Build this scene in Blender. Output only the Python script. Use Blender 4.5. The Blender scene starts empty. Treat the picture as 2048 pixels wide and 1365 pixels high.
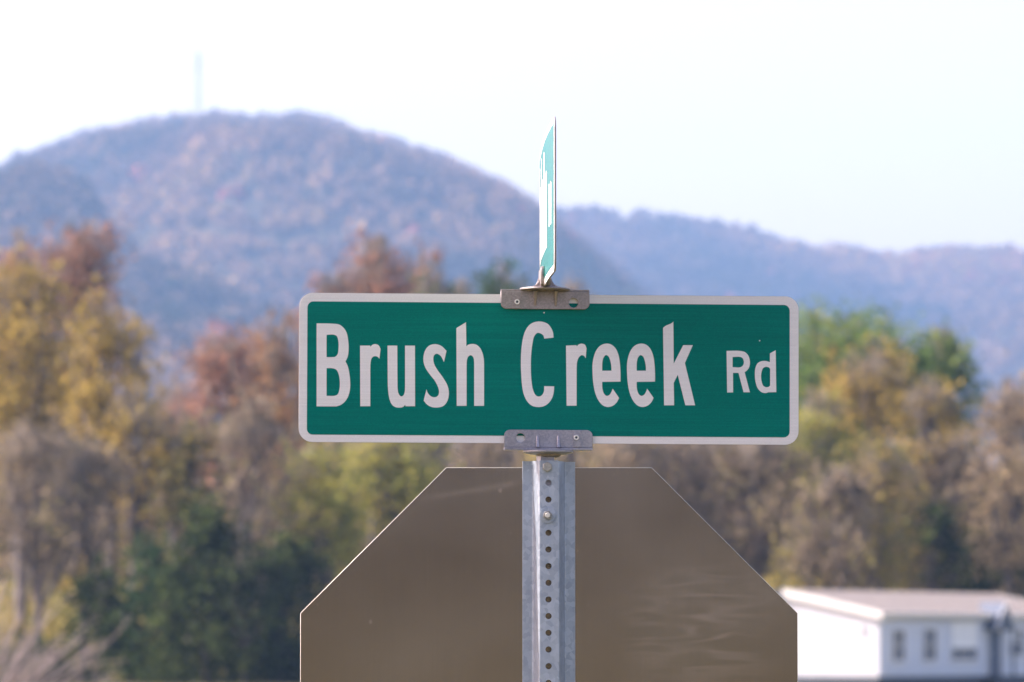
import bpy, bmesh, math, random
import numpy as np
from mathutils import Vector, Matrix, noise as mnoise

SC = bpy.context.scene
C = SC.collection
R = math.radians

# ------------------------------------------------------------------ camera
F_PX = 11110.0                      # focal length in pixels of the 2048 wide photograph
D = 8.5                             # metres from camera to the sign post
CAM_Z = 2.0
PITCH = math.atan((1305.0 - 682.5) / F_PX)
cam = bpy.data.cameras.new("camera")
cam.sensor_width = 36.0
cam.lens = F_PX / 2048.0 * 36.0
cam.clip_start = 0.1
cam.clip_end = 20000.0
cam.dof.use_dof = True
cam.dof.focus_distance = D
cam.dof.aperture_fstop = 11.0
cam_o = bpy.data.objects.new("camera", cam)
cam_o.location = (0, 0, CAM_Z)
cam_o.rotation_euler = (math.pi / 2 + PITCH, 0, 0)
C.objects.link(cam_o)
SC.camera = cam_o

# ------------------------------------------------------------------ sky, sun, exposure
SUN_EL, SUN_BACK = 36.0, 9.0        # sun on the left, 9 degrees behind the plane of the sign
SKY_STRENGTH, SUN_STRENGTH, EXPOSURE = 0.15, 2.6, 1.8
wd = bpy.data.worlds.new("World")
SC.world = wd
wd.use_nodes = True
nt = wd.node_tree
sky = nt.nodes.new("ShaderNodeTexSky")
sky.sky_type = 'NISHITA'
sky.sun_disc = False
sky.sun_elevation = R(SUN_EL)
sky.sun_rotation = R(-(90.0 - SUN_BACK))
sky.air_density = 1.0
sky.dust_density = 4.0
sky.ozone_density = 1.0
veil = nt.nodes.new("ShaderNodeMixRGB")          # thin high cloud: whiter than a clear blue sky
veil.blend_type = 'MULTIPLY'
veil.inputs[0].default_value = 1.0
veil.inputs[2].default_value = (1.0, 0.785, 0.75, 1.0)
nt.links.new(sky.outputs[0], veil.inputs[1])
nt.links.new(veil.outputs[0], nt.nodes["Background"].inputs[0])
nt.nodes["Background"].inputs[1].default_value = SKY_STRENGTH
sun = bpy.data.lights.new("sun", 'SUN')
sun.energy = SUN_STRENGTH
sun.angle = R(0.5)
sun.color = (1.0, 0.94, 0.86)
sun_o = bpy.data.objects.new("sun", sun)
S = Vector((-math.cos(R(SUN_EL)) * math.cos(R(SUN_BACK)),
            math.cos(R(SUN_EL)) * math.sin(R(SUN_BACK)), math.sin(R(SUN_EL))))
sun_o.rotation_euler = S.to_track_quat('Z', 'Y').to_euler()
sun_o.location = S * 50
C.objects.link(sun_o)
vs = SC.view_settings
vs.view_transform = 'Standard'
vs.look = 'None'
vs.gamma = 1.0
vs.exposure = EXPOSURE
vs.use_curve_mapping = False
SC.cycles.use_denoising = True
SC.cycles.max_bounces = 8
SC.cycles.diffuse_bounces = 3
SC.cycles.volume_bounces = 1
SC.cycles.sample_clamp_indirect = 8.0

# ------------------------------------------------------------------ helpers
cp, sp = math.cos(PITCH), math.sin(PITCH)
CAMV = Vector((0, 0, CAM_Z))


def ray(X, Y):
    u, v = (X - 1024.0) / F_PX, (682.5 - Y) / F_PX
    return Vector((u, cp - v * sp, sp + v * cp))


def P(X, Y, y=D):
    """World point seen at photograph pixel (X, Y) on the vertical plane at distance y."""
    d = ray(X, Y)
    return CAMV + d * (y / d.y)


def on_plane(X, Y, p0, n):
    d = ray(X, Y)
    t = (Vector(p0) - CAMV).dot(n) / d.dot(n)
    return CAMV + d * t


def thing(name, label, cat, loc=(0, 0, 0), rot=(0, 0, 0), group=None):
    o = bpy.data.objects.new(name, None)
    o.empty_display_size = 0.1
    C.objects.link(o)
    o.location = loc
    o.rotation_euler = rot
    o["label"] = label
    o["category"] = cat
    if group:
        o["group"] = group
    return o


def obj(name, me, mat=None, parent=None, kind=None, label=None):
    o = bpy.data.objects.new(name, me)
    if mat is not None:
        me.materials.clear()
        me.materials.append(mat)
    C.objects.link(o)
    if parent is not None:
        o.parent = parent
    if kind:
        o["kind"] = kind
    if label:
        o["label"] = label
    return o


def mesh_np(verts, faces, tint=None, smooth=False):
    """Mesh from an (n,3) array and an (m,k) array of equal sized faces."""
    me = bpy.data.meshes.new("mesh")
    verts = np.asarray(verts, dtype=np.float32)
    faces = np.asarray(faces, dtype=np.int32)
    m, k = faces.shape
    me.vertices.add(len(verts))
    me.vertices.foreach_set("co", verts.ravel())
    me.loops.add(m * k)
    me.loops.foreach_set("vertex_index", faces.ravel())
    me.polygons.add(m)
    me.polygons.foreach_set("loop_start", np.arange(0, m * k, k, dtype=np.int32))
    me.update(calc_edges=True)
    if smooth:
        me.polygons.foreach_set("use_smooth", np.ones(m, dtype=bool))
    if tint is not None:
        a = me.attributes.new("tint", 'FLOAT', 'FACE')
        a.data.foreach_set("value", np.asarray(tint, dtype=np.float32))
    return me


def mesh_bm(bm, smooth=False):
    me = bpy.data.meshes.new("mesh")
    bmesh.ops.recalc_face_normals(bm, faces=bm.faces[:])
    bm.to_mesh(me)
    bm.free()
    if smooth:
        for p in me.polygons:
            p.use_smooth = True
    return me


def join_meshes(mes):
    bm = bmesh.new()
    for me in mes:
        bm.from_mesh(me)
    out = bpy.data.meshes.new("mesh")
    bm.to_mesh(out)
    bm.free()
    return out


def catmull(pts, n=6):
    """Open centripetal Catmull-Rom through pts."""
    if len(pts) == 2:
        return [pts[0]]
    pts = [np.array(p, float) for p in pts]
    ext = [2 * pts[0] - pts[1]] + pts + [2 * pts[-1] - pts[-2]]
    out = []
    for i in range(1, len(ext) - 2):
        p0, p1, p2, p3 = ext[i - 1:i + 3]
        t0 = 0.0
        t1 = t0 + max(np.linalg.norm(p1 - p0), 1e-9) ** 0.5
        t2 = t1 + max(np.linalg.norm(p2 - p1), 1e-9) ** 0.5
        t3 = t2 + max(np.linalg.norm(p3 - p2), 1e-9) ** 0.5
        for k in range(n):
            t = t1 + (t2 - t1) * k / n
            a1 = (t1 - t) / (t1 - t0) * p0 + (t - t0) / (t1 - t0) * p1
            a2 = (t2 - t) / (t2 - t1) * p1 + (t - t1) / (t2 - t1) * p2
            a3 = (t3 - t) / (t3 - t2) * p2 + (t - t2) / (t3 - t2) * p3
            b1 = (t2 - t) / (t2 - t0) * a1 + (t - t0) / (t2 - t0) * a2
            b2 = (t3 - t) / (t3 - t1) * a2 + (t - t1) / (t3 - t1) * a3
            out.append(tuple((t2 - t) / (t2 - t1) * b1 + (t - t1) / (t2 - t1) * b2))
    return out


def outline(pts, n=6):
    """pts: (x, z) smooth points, (x, z, 1) corners -> dense closed polygon."""
    ci = [i for i, p in enumerate(pts) if len(p) > 2]
    xy = [(p[0], p[1]) for p in pts]
    if not ci:
        m = len(xy)
        ring = xy + xy[:1]
        return catmull(ring, n)
    out = []
    for a, b in zip(ci, ci[1:] + [ci[0] + len(xy)]):
        out += catmull([xy[i % len(xy)] for i in range(a, b + 1)], n)
    return out


def circle(cx, cz, r, n=20, a0=0.0):
    return [(cx + r * math.cos(a0 + 2 * math.pi * i / n), cz + r * math.sin(a0 + 2 * math.pi * i / n)) for i in range(n)]


def round_rect(x0, z0, x1, z1, r, n=8):
    """r: one radius or four (lower left, lower right, upper right, upper left)."""
    rs = r if isinstance(r, (list, tuple)) else [r] * 4
    out = []
    for (cx, cz, a), q in zip(((x0, z0, 180), (x1, z0, 270), (x1, z1, 0), (x0, z1, 90)), rs):
        if q <= 0:
            out.append((cx, cz))
            continue
        ox = cx + (q if cx == x0 else -q)
        oz = cz + (q if cz == z0 else -q)
        for k in range(n + 1):
            t = R(a + 90.0 * k / n)
            out.append((ox + q * math.cos(t), oz + q * math.sin(t)))
    return out


def plate(loops, thick, y0, bevel=0.0):
    """Flat plate in the XZ plane: outline with holes, front face at y0, body going back by thick."""
    cu = bpy.data.curves.new("outline", 'CURVE')
    cu.dimensions = '2D'
    cu.fill_mode = 'BOTH'
    cu.extrude = max(thick / 2 - bevel, 1e-6)
    cu.bevel_depth = bevel
    cu.bevel_resolution = 1
    cu.offset = -bevel
    for lp in loops:
        s = cu.splines.new('POLY')
        s.points.add(len(lp) - 1)
        for p, q in zip(s.points, lp):
            p.co = (q[0], q[1], 0, 1)
        s.use_cyclic_u = True
    o = bpy.data.objects.new("outline", cu)
    me = bpy.data.meshes.new_from_object(o)
    bpy.data.objects.remove(o)
    bpy.data.curves.remove(cu)
    me.transform(Matrix.Translation((0, y0 + thick / 2, 0)) @ Matrix.Rotation(math.pi / 2, 4, 'X'))
    return me


def lathe(profile, n=32, loc=(0, 0, 0)):
    bm = bmesh.new()
    rings = []
    for r, z in profile:
        rings.append([bm.verts.new((loc[0] + r * math.cos(2 * math.pi * i / n), loc[1] + r * math.sin(2 * math.pi * i / n), loc[2] + z)) for i in range(n)])
    for a, b in zip(rings, rings[1:]):
        for i in range(n):
            bm.faces.new((a[i], a[(i + 1) % n], b[(i + 1) % n], b[i]))
    bm.faces.new(rings[0])
    bm.faces.new(rings[-1])
    return mesh_bm(bm)


def box(x0, x1, y0, y1, z0, z1, bevel=0.0):
    bm = bmesh.new()
    bmesh.ops.create_cube(bm, size=1.0)
    for v in bm.verts:
        v.co = Vector(((x0 + x1) / 2 + v.co.x * (x1 - x0), (y0 + y1) / 2 + v.co.y * (y1 - y0), (z0 + z1) / 2 + v.co.z * (z1 - z0)))
    if bevel:
        bmesh.ops.bevel(bm, geom=bm.edges[:], offset=bevel, segments=2, affect='EDGES', profile=0.5)
    return mesh_bm(bm)


def prism(poly, axis_fn):
    """Closed prism: poly list of 2D points, axis_fn(p, 0|1) -> 3D."""
    bm = bmesh.new()
    a = [bm.verts.new(axis_fn(p, 0)) for p in poly]
    b = [bm.verts.new(axis_fn(p, 1)) for p in poly]
    n = len(poly)
    for i in range(n):
        bm.faces.new((a[i], a[(i + 1) % n], b[(i + 1) % n], b[i]))
    bm.faces.new(a)
    bm.faces.new(b)
    return mesh_bm(bm)


def tubes(segs, k=4):
    """segs: list of (p0, p1, r0, r1) -> verts, quads of open k-sided tubes."""
    segs = [s for s in segs]
    p0 = np.array([s[0] for s in segs], float)
    p1 = np.array([s[1] for s in segs], float)
    r0 = np.array([s[2] for s in segs], float)
    r1 = np.array([s[3] for s in segs], float)
    d = p1 - p0
    d /= np.linalg.norm(d, axis=1, keepdims=True) + 1e-9
    ref = np.where(np.abs(d[:, 2:3]) > 0.9, np.array([[1.0, 0, 0]]), np.array([[0, 0, 1.0]]))
    u = np.cross(d, ref)
    u /= np.linalg.norm(u, axis=1, keepdims=True) + 1e-9
    w = np.cross(d, u)
    V, n = [], len(segs)
    for p, r in ((p0, r0), (p1, r1)):
        for i in range(k):
            a = 2 * math.pi * i / k
            V.append(p + (u * math.cos(a) + w * math.sin(a)) * r[:, None])
    V = np.stack(V, 1).reshape(-1, 3)
    base = (np.arange(n) * 2 * k)[:, None]
    Fq = []
    for i in range(k):
        j = (i + 1) % k
        Fq.append(np.concatenate([base + i, base + j, base + k + j, base + k + i], 1))
    return V, np.stack(Fq, 1).reshape(-1, 4)


# ------------------------------------------------------------------ materials
def mat(name):
    m = bpy.data.materials.new(name)
    m.use_nodes = True
    n = m.node_tree.nodes
    return m, n, m.node_tree.links, n["Principled BSDF"]


def ramp(n, stops, interp='LINEAR'):
    r = n.new("ShaderNodeValToRGB")
    cr = r.color_ramp
    cr.interpolation = interp
    while len(cr.elements) < len(stops):
        cr.elements.new(0.5)
    for e, (p, c) in zip(cr.elements, stops):
        e.position = p
        e.color = (*c, 1.0) if len(c) == 3 else c
    return r


def mapped(n, l, scale=(1, 1, 1), coord="Object"):
    tc = n.new("ShaderNodeTexCoord")
    mp = n.new("ShaderNodeMapping")
    mp.inputs["Scale"].default_value = scale
    l.new(tc.outputs[coord], mp.inputs["Vector"])
    return mp


def noise(n, l, scale, detail=3.0, stretch=(1, 1, 1), rough=0.5):
    t = n.new("ShaderNodeTexNoise")
    t.inputs["Scale"].default_value = scale
    t.inputs["Detail"].default_value = detail
    t.inputs["Roughness"].default_value = rough
    l.new(mapped(n, l, stretch).outputs[0], t.inputs["Vector"])
    return t


def math_node(n, l, op, a, b=None, clamp=False):
    m = n.new("ShaderNodeMath")
    m.operation = op
    m.use_clamp = clamp
    for s, v in ((m.inputs[0], a), (m.inputs[1], b)):
        if v is None:
            continue
        if isinstance(v, (int, float)):
            s.default_value = v
        else:
            l.new(v, s)
    return m.outputs[0]


def bump(n, l, b, height, strength, dist=0.001):
    bp = n.new("ShaderNodeBump")
    bp.inputs["Strength"].default_value = strength
    bp.inputs["Distance"].default_value = dist
    l.new(height, bp.inputs["Height"])
    l.new(bp.outputs[0], b.inputs["Normal"])


def plain(name, col, rough=0.7, metal=0.0, vary=0.12, scale=8.0):
    m, n, l, b = mat(name)
    t = noise(n, l, scale)
    r = ramp(n, [(0.3, tuple(c * (1 - vary) for c in col)), (0.7, tuple(min(1, c * (1 + vary)) for c in col))])
    l.new(t.outputs[0], r.inputs[0])
    l.new(r.outputs[0], b.inputs["Base Color"])
    b.inputs["Roughness"].default_value = rough
    b.inputs["Metallic"].default_value = metal
    return m


def sheeting(name, dark, light, rough, spec=0.3):
    """Prismatic reflective sheeting: fine cells and thin horizontal seal lines."""
    m, n, l, b = mat(name)
    fine = noise(n, l, 900.0, 2.0)
    lines = noise(n, l, 1.0, 3.0, (4.0, 1.0, 420.0), 0.6)
    big = noise(n, l, 5.0, 4.0, (1, 1, 2.0))
    s = math_node(n, l, 'ADD', math_node(n, l, 'MULTIPLY', fine.outputs[0], 0.45), math_node(n, l, 'MULTIPLY', lines.outputs[0], 0.40))
    s = math_node(n, l, 'ADD', s, math_node(n, l, 'MULTIPLY', big.outputs[0], 0.15))
    r = ramp(n, [(0.36, dark), (0.64, light)])
    l.new(s, r.inputs[0])
    l.new(r.outputs[0], b.inputs["Base Color"])
    b.inputs["Roughness"].default_value = rough
    b.inputs["Specular IOR Level"].default_value = spec
    bump(n, l, b, s, 0.12, 0.0005)
    return m


M_WHITE = sheeting("white_sheeting", (0.64, 0.62, 0.635), (0.77, 0.745, 0.765), 0.45)
M_GREEN = sheeting("green_film", (0.0004, 0.122, 0.106), (0.0008, 0.190, 0.160), 0.22, 0.09)
M_RED = sheeting("red_film", (0.30, 0.008, 0.012), (0.40, 0.012, 0.018), 0.4)


def aluminium():
    m, n, l, b = mat("sheet_aluminium")
    brush = noise(n, l, 1.0, 4.0, (260.0, 1.0, 6.0), 0.6)
    cloud = noise(n, l, 3.2, 5.0, (1, 1, 1.4))
    # wavy rub marks low on the right half
    wv = noise(n, l, 1.0, 1.5, (7.5, 1.0, 44.0), 0.45)
    wv.inputs["Distortion"].default_value = 0.35
    ridge = math_node(n, l, 'ABSOLUTE', math_node(n, l, 'MULTIPLY', math_node(n, l, 'SUBTRACT', wv.outputs[0], 0.5), 2.0))
    patch = noise(n, l, 9.0, 2.0)
    tc = n.new("ShaderNodeTexCoord")
    vm = n.new("ShaderNodeVectorMath")
    vm.operation = 'DISTANCE'
    vm.inputs[1].default_value = (0.235, 0.0, 0.640)
    mp = n.new("ShaderNodeMapping")
    mp.inputs["Scale"].default_value = (1.0, 0.0, 1.25)
    l.new(tc.outputs["Object"], mp.inputs["Vector"])
    l.new(mp.outputs[0], vm.inputs[0])
    mask = ramp(n, [(0.03, (1, 1, 1)), (0.15, (0, 0, 0))])
    l.new(vm.outputs["Value"], mask.inputs[0])
    streak = ramp(n, [(0.0, (1, 1, 1)), (0.24, (0, 0, 0))])
    streak.color_ramp.interpolation = 'EASE'
    l.new(ridge, streak.inputs[0])
    pm = ramp(n, [(0.34, (0, 0, 0)), (0.50, (1, 1, 1))])
    l.new(patch.outputs[0], pm.inputs[0])
    rub = math_node(n, l, 'MULTIPLY', mask.outputs[0], streak.outputs[0])
    rub = math_node(n, l, 'MULTIPLY', rub, pm.outputs[0])
    # one long scuff under the top edge on the left, and scattered specks
    sx = n.new("ShaderNodeSeparateXYZ")
    l.new(tc.outputs["Object"], sx.inputs[0])
    ln = math_node(n, l, 'SUBTRACT', sx.outputs[2], math_node(n, l, 'ADD', 0.7454, math_node(n, l, 'MULTIPLY', sx.outputs[0], 0.158)))
    near_line = ramp(n, [(0.0, (1, 1, 1)), (0.0075, (0, 0, 0))])
    l.new(math_node(n, l, 'ABSOLUTE', ln), near_line.inputs[0])
    left = ramp(n, [(0.035, (0, 0, 0)), (0.06, (1, 1, 1)), (0.17, (1, 1, 1)), (0.21, (0, 0, 0))])
    l.new(math_node(n, l, 'MULTIPLY', sx.outputs[0], -1.0), left.inputs[0])
    scuff = math_node(n, l, 'MULTIPLY', near_line.outputs[0], left.outputs[0])
    scuff = math_node(n, l, 'MULTIPLY', scuff, math_node(n, l, 'ADD', 0.3, brush.outputs[0]))
    dots = noise(n, l, 75.0, 0.0)
    dr = ramp(n, [(0.80, (0, 0, 0)), (0.84, (1, 1, 1))])
    l.new(dots.outputs[0], dr.inputs[0])
    rub = math_node(n, l, 'ADD', rub, math_node(n, l, 'ADD', math_node(n, l, 'MULTIPLY', scuff, 0.7), dr.outputs[0]), True)
    r = ramp(n, [(0.25, (0.275, 0.243, 0.232)), (0.75, (0.385, 0.345, 0.333))])
    mix = math_node(n, l, 'ADD', math_node(n, l, 'MULTIPLY', brush.outputs[0], 0.22), math_node(n, l, 'MULTIPLY', cloud.outputs[0], 0.78))  # cloudy noise also puts broad reflections into the colour
    l.new(mix, r.inputs[0])
    mc = n.new("ShaderNodeMixRGB")
    mc.inputs[2].default_value = (0.44, 0.37, 0.335, 1)
    l.new(math_node(n, l, 'MULTIPLY', rub, 0.42), mc.inputs[0])
    l.new(r.outputs[0], mc.inputs[1])
    l.new(mc.outputs[0], b.inputs["Base Color"])
    b.inputs["Metallic"].default_value = 1.0
    rr = math_node(n, l, 'ADD', 0.12, math_node(n, l, 'MULTIPLY', cloud.outputs[0], 0.10))
    l.new(math_node(n, l, 'ADD', rr, math_node(n, l, 'MULTIPLY', rub, 0.06)), b.inputs["Roughness"])
    bump(n, l, b, brush.outputs[0], 0.05, 0.0004)
    return m


def galvanised(name, dark, light, rough=0.42, scale=130.0, metal=0.45):
    m, n, l, b = mat(name)
    v = n.new("ShaderNodeTexVoronoi")
    v.inputs["Scale"].default_value = scale
    l.new(mapped(n, l).outputs[0], v.inputs["Vector"])
    t = noise(n, l, 26.0, 5.0, (1, 1, 0.35), 0.65)
    sep = n.new("ShaderNodeSeparateColor")
    l.new(v.outputs["Color"], sep.inputs[0])
    s = math_node(n, l, 'ADD', math_node(n, l, 'MULTIPLY', sep.outputs[0], 0.35), math_node(n, l, 'MULTIPLY', t.outputs[0], 0.65))
    r = ramp(n, [(0.25, dark), (0.75, light)])
    l.new(s, r.inputs[0])
    l.new(r.outputs[0], b.inputs["Base Color"])
    b.inputs["Metallic"].default_value = metal
    l.new(math_node(n, l, 'ADD', rough - 0.08, math_node(n, l, 'MULTIPLY', s, 0.2)), b.inputs["Roughness"])
    bump(n, l, b, t.outputs[0], 0.15, 0.0006)
    return m


M_ALU = aluminium()
M_GALV = galvanised("galvanised_steel", (0.25, 0.295, 0.375), (0.41, 0.465, 0.555))
M_CAST = galvanised("cast_aluminium", (0.22, 0.195, 0.20), (0.34, 0.30, 0.305), 0.40, 420.0)
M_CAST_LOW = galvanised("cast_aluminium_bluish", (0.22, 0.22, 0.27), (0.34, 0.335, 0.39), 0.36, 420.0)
M_WASHER = galvanised("zinc_washer", (0.20, 0.205, 0.21), (0.33, 0.335, 0.34), 0.4, 600.0)
M_CUT = galvanised("cut_metal_edge", (0.62, 0.60, 0.56), (0.75, 0.73, 0.68), 0.4, 300.0, 0.25)
M_BOLT = galvanised("zinc_bolt", (0.24, 0.24, 0.235), (0.40, 0.395, 0.38), 0.32, 600.0)


def leaf_mat(name, cols, transl=0.35, gain=1.5):
    cols = [tuple(min(0.75, v * gain) for v in c) for c in cols]
    m, n, l, b = mat(name)
    n.remove(b)
    at = n.new("ShaderNodeAttribute")
    at.attribute_name = "tint"
    k = len(cols)
    r = ramp(n, [(i / (k - 1), c) for i, c in enumerate(cols)])
    l.new(at.outputs["Fac"], r.inputs[0])
    df = n.new("ShaderNodeBsdfDiffuse")
    tr = n.new("ShaderNodeBsdfTranslucent")
    mx = n.new("ShaderNodeMixShader")
    mx.inputs[0].default_value = transl
    l.new(r.outputs[0], df.inputs[0])
    l.new(r.outputs[0], tr.inputs[0])
    l.new(df.outputs[0], mx.inputs[1])
    l.new(tr.outputs[0], mx.inputs[2])
    l.new(mx.outputs[0], n["Material Output"].inputs[0])
    return m


LEAF = {
    "yellow": leaf_mat("yellow_leaves", [(0.10, 0.085, 0.03), (0.24, 0.185, 0.05), (0.36, 0.265, 0.07), (0.42, 0.335, 0.105)], 0.4, 1.2),
    "yellowgreen": leaf_mat("yellow_green_leaves", [(0.08, 0.10, 0.03), (0.19, 0.20, 0.05), (0.30, 0.28, 0.06), (0.36, 0.30, 0.08)]),
    "olive": leaf_mat("olive_leaves", [(0.07, 0.075, 0.03), (0.15, 0.14, 0.05), (0.24, 0.20, 0.06), (0.26, 0.18, 0.08)]),
    "rust": leaf_mat("rust_leaves", [(0.15, 0.10, 0.08), (0.25, 0.16, 0.12), (0.31, 0.155, 0.105), (0.27, 0.185, 0.15)], 0.35, 1.2),
    "orange": leaf_mat("orange_leaves", [(0.12, 0.085, 0.055), (0.24, 0.145, 0.08), (0.31, 0.175, 0.085), (0.28, 0.22, 0.09)], 0.35, 1.3),
    "tan": leaf_mat("tan_leaves", [(0.12, 0.10, 0.07), (0.22, 0.17, 0.11), (0.30, 0.235, 0.155), (0.24, 0.20, 0.09)], 0.35, 1.25),
    "bare": leaf_mat("last_brown_leaves", [(0.10, 0.085, 0.062), (0.18, 0.145, 0.105), (0.25, 0.20, 0.145), (0.22, 0.195, 0.08)], 0.35, 1.2),
    "green": leaf_mat("green_leaves", [(0.03, 0.06, 0.02), (0.07, 0.12, 0.03), (0.12, 0.18, 0.05), (0.20, 0.21, 0.06)]),
    "pine": leaf_mat("pine_needles", [(0.025, 0.05, 0.022), (0.045, 0.085, 0.032), (0.08, 0.12, 0.045)], 0.2, 1.2),
    "dark": leaf_mat("cedar_needles", [(0.012, 0.019, 0.010), (0.024, 0.036, 0.015), (0.06, 0.085, 0.026), (0.11, 0.135, 0.04)], 0.15, 1.05),
}
M_BARK = plain("grey_bark", (0.11, 0.095, 0.09), 0.9, 0, 0.35, 1.5)
M_TWIG = plain("twigs", (0.235, 0.20, 0.16), 0.9, 0, 0.25, 0.8)
M_PALE = plain("pale_twigs", (0.40, 0.33, 0.32), 0.85, 0, 0.2, 2.0)
M_HILLWOOD = leaf_mat("hillside_autumn_leaves", [(0.018, 0.032, 0.016), (0.03, 0.045, 0.02), (0.09, 0.07, 0.045), (0.18, 0.12, 0.08),
                                                  (0.30, 0.19, 0.11), (0.36, 0.25, 0.10), (0.40, 0.15, 0.09), (0.40, 0.12, 0.09)], 0.25, 0.85)


def ground_mat(name, cols, scale):
    m, n, l, b = mat(name)
    t = noise(n, l, scale, 8.0, (1, 1, 1), 0.65)
    t2 = noise(n, l, scale * 40, 4.0, (1, 1, 1), 0.6)
    s = math_node(n, l, 'ADD', math_node(n, l, 'MULTIPLY', t.outputs[0], 0.65), math_node(n, l, 'MULTIPLY', t2.outputs[0], 0.35))
    r = ramp(n, [(0.3 + 0.4 * i / (len(cols) - 1), c) for i, c in enumerate(cols)])
    l.new(s, r.inputs[0])
    l.new(r.outputs[0], b.inputs["Base Color"])
    b.inputs["Roughness"].default_value = 1.0
    b.inputs["Specular IOR Level"].default_value = 0.1
    return m


M_FIELD = ground_mat("autumn_grass", [(0.07, 0.085, 0.03), (0.14, 0.13, 0.055), (0.20, 0.165, 0.09)], 0.05)
M_HILL = ground_mat("wooded_hillside", [(0.022, 0.024, 0.014), (0.04, 0.034, 0.022), (0.065, 0.048, 0.032)], 0.02)
M_SIDING = plain("white_siding", (0.66, 0.70, 0.79), 0.55, 0, 0.03, 2.0)
M_TRIM = plain("white_trim", (0.78, 0.78, 0.79), 0.5, 0, 0.02, 2.0)
M_SHINGLE = plain("tan_shingle", (0.33, 0.29, 0.265), 0.9, 0, 0.15, 3.0)
M_PANE = plain("window_glass", (0.13, 0.165, 0.23), 0.08, 0, 0.05, 2.0)
M_BRIGHT_PANE = plain("bright_pane", (0.93, 0.93, 0.93), 0.7, 0, 0.01, 2.0)  # near-white panes: their brightness is put into the colour
M_ENTRY_SHADE = plain("entry_shade_blue", (0.10, 0.13, 0.19), 0.6, 0, 0.08, 3.0)  # shade of the entry recess, put into the colour
M_SKIRT_SHADE = plain("foundation_and_shade", (0.07, 0.085, 0.11), 0.8, 0, 0.15, 3.0)  # dark foundation; on the rear rake this colour stands in for shade
M_STEEL = plain("mast_steel", (0.11, 0.105, 0.115), 0.6, 0.2, 0.1, 1.0)

# ================================================================== terrain
rng = np.random.default_rng(7)


def fbm(x, y, s, seed=0.0, octv=3):
    return mnoise.fractal(Vector((x / s + seed, y / s - seed, seed * 0.7)), 1.0, 2.0, octv)


def ground_z(x, y):
    r = math.hypot(x, y)
    near = 0.35 * math.exp(-((r / 5.0) ** 2))          # the slight rise the photograph was taken from
    return near + 0.5 * min(1.0, max(0.0, (y - 40) / 160.0)) + 0.10 * fbm(x, y, 60.0, 3.1) * min(1.0, max(0.0, (r - 12) / 40.0))


def sheet(xs, ys, zf):
    nx, ny = len(xs), len(ys)
    V = np.array([(x, y, zf(x, y)) for y in ys for x in xs])
    ii = np.arange(nx * ny).reshape(ny, nx)
    Fq = np.stack([ii[:-1, :-1], ii[:-1, 1:], ii[1:, 1:], ii[1:, :-1]], -1).reshape(-1, 4)
    return mesh_np(V, Fq, smooth=True)


def spaced(lim, n, p=3.0):
    t = np.linspace(-1, 1, n)
    return lim * np.sign(t) * np.abs(t) ** p


obj("ground", sheet(spaced(3000, 121), np.concatenate([spaced(1500, 61), np.linspace(1560, 5650, 50)]), lambda x, y: ground_z(x, y)), M_FIELD, kind="structure")

# silhouettes of the two ridges in photograph pixels (tree tops)
RIDGE_A = [(-3000, 1000), (-1500, 780), (-700, 520), (-250, 400), (-60, 345), (0, 332), (60, 303), (120, 283), (180, 264), (240, 252), (300, 243), (370, 236), (430, 229),
           (500, 234), (555, 236), (600, 228), (640, 238), (690, 252), (760, 275), (850, 299), (930, 328), (1000, 360),
           (1050, 392), (1090, 418), (1150, 468), (1250, 560), (1400, 700), (1600, 860), (2300, 1000), (3200, 1100)]
RIDGE_B = [(-3000, 1000), (-800, 900), (200, 700), (700, 520), (900, 450), (1040, 430), (1120, 424), (1160, 421), (1220, 425), (1270, 430), (1330, 433), (1400, 437),
           (1440, 442), (1490, 458), (1530, 472), (1600, 487), (1680, 495), (1740, 503), (1790, 511), (1830, 503), (1890, 495), (1960, 499),
           (2050, 502), (2300, 540), (3000, 700), (4200, 900)]
TREE_PX_A, TREE_PX_B = 24, 22


def crest_fn(tab, dist, drop):
    xs = np.array([(X - 1024) / F_PX * dist for X, Y in tab])
    zs = np.array([max(2.0, P(1024, Y + drop, dist).z) for X, Y in tab])
    return lambda x: float(np.interp(x, xs, zs))


def ridge_height(crest, dist, foot, amp, seed):
    def f(x, y):
        yc = dist + 60 * fbm(x, 0, 520, seed)
        if y <= yc:
            c = crest(x * dist / y)                    # crest met along the same line of sight
            t = max(0.0, (y - foot) / (yc - foot))
            base = crest(x) * t ** 1.25
            spur = amp * math.sin(math.pi * min(1, t)) * (fbm(x + 0.25 * y, y * 0.35, 360, seed + 5.3, 4))
            cap = CAM_Z + (c - CAM_Z) * y / yc * (1.0 - 0.10 * (1 - t))
            return max(0.6, min(base + spur, cap))
        c = crest(x)
        t = (y - yc) / 1400.0
        return max(0.6, c * (1 - t * t * 0.8) - 0.02 * (y - yc))
    return f


DA, DB = 4600.0, 4800.0
HA = ridge_height(crest_fn(RIDGE_A, DA, TREE_PX_A), DA, 1240.0, 130.0, 1.7)
HB = ridge_height(crest_fn(RIDGE_B, DB, TREE_PX_B), DB, 2600.0, 120.0, 9.2)
obj("hill", sheet(np.linspace(-1700, 1700, 201), np.linspace(1240, 5400, 151), HA), M_HILL, kind="structure")
obj("hill", sheet(np.linspace(-2100, 2100, 201), np.linspace(2600, 5640, 121), HB), M_HILL, kind="structure")


def back_hill(x, y):                                   # unseen wooded slope behind the camera, added for the octagon's reflection
    t = min(1.0, max(0.0, (-y - 260) / 500.0))
    return -0.5 + (70 + 24 * fbm(x, y, 240, 4.4)) * t ** 0.8


obj("hill", sheet(np.linspace(-1500, 1500, 61), np.linspace(-1300, -240, 31), back_hill), M_HILL, kind="structure")


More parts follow.
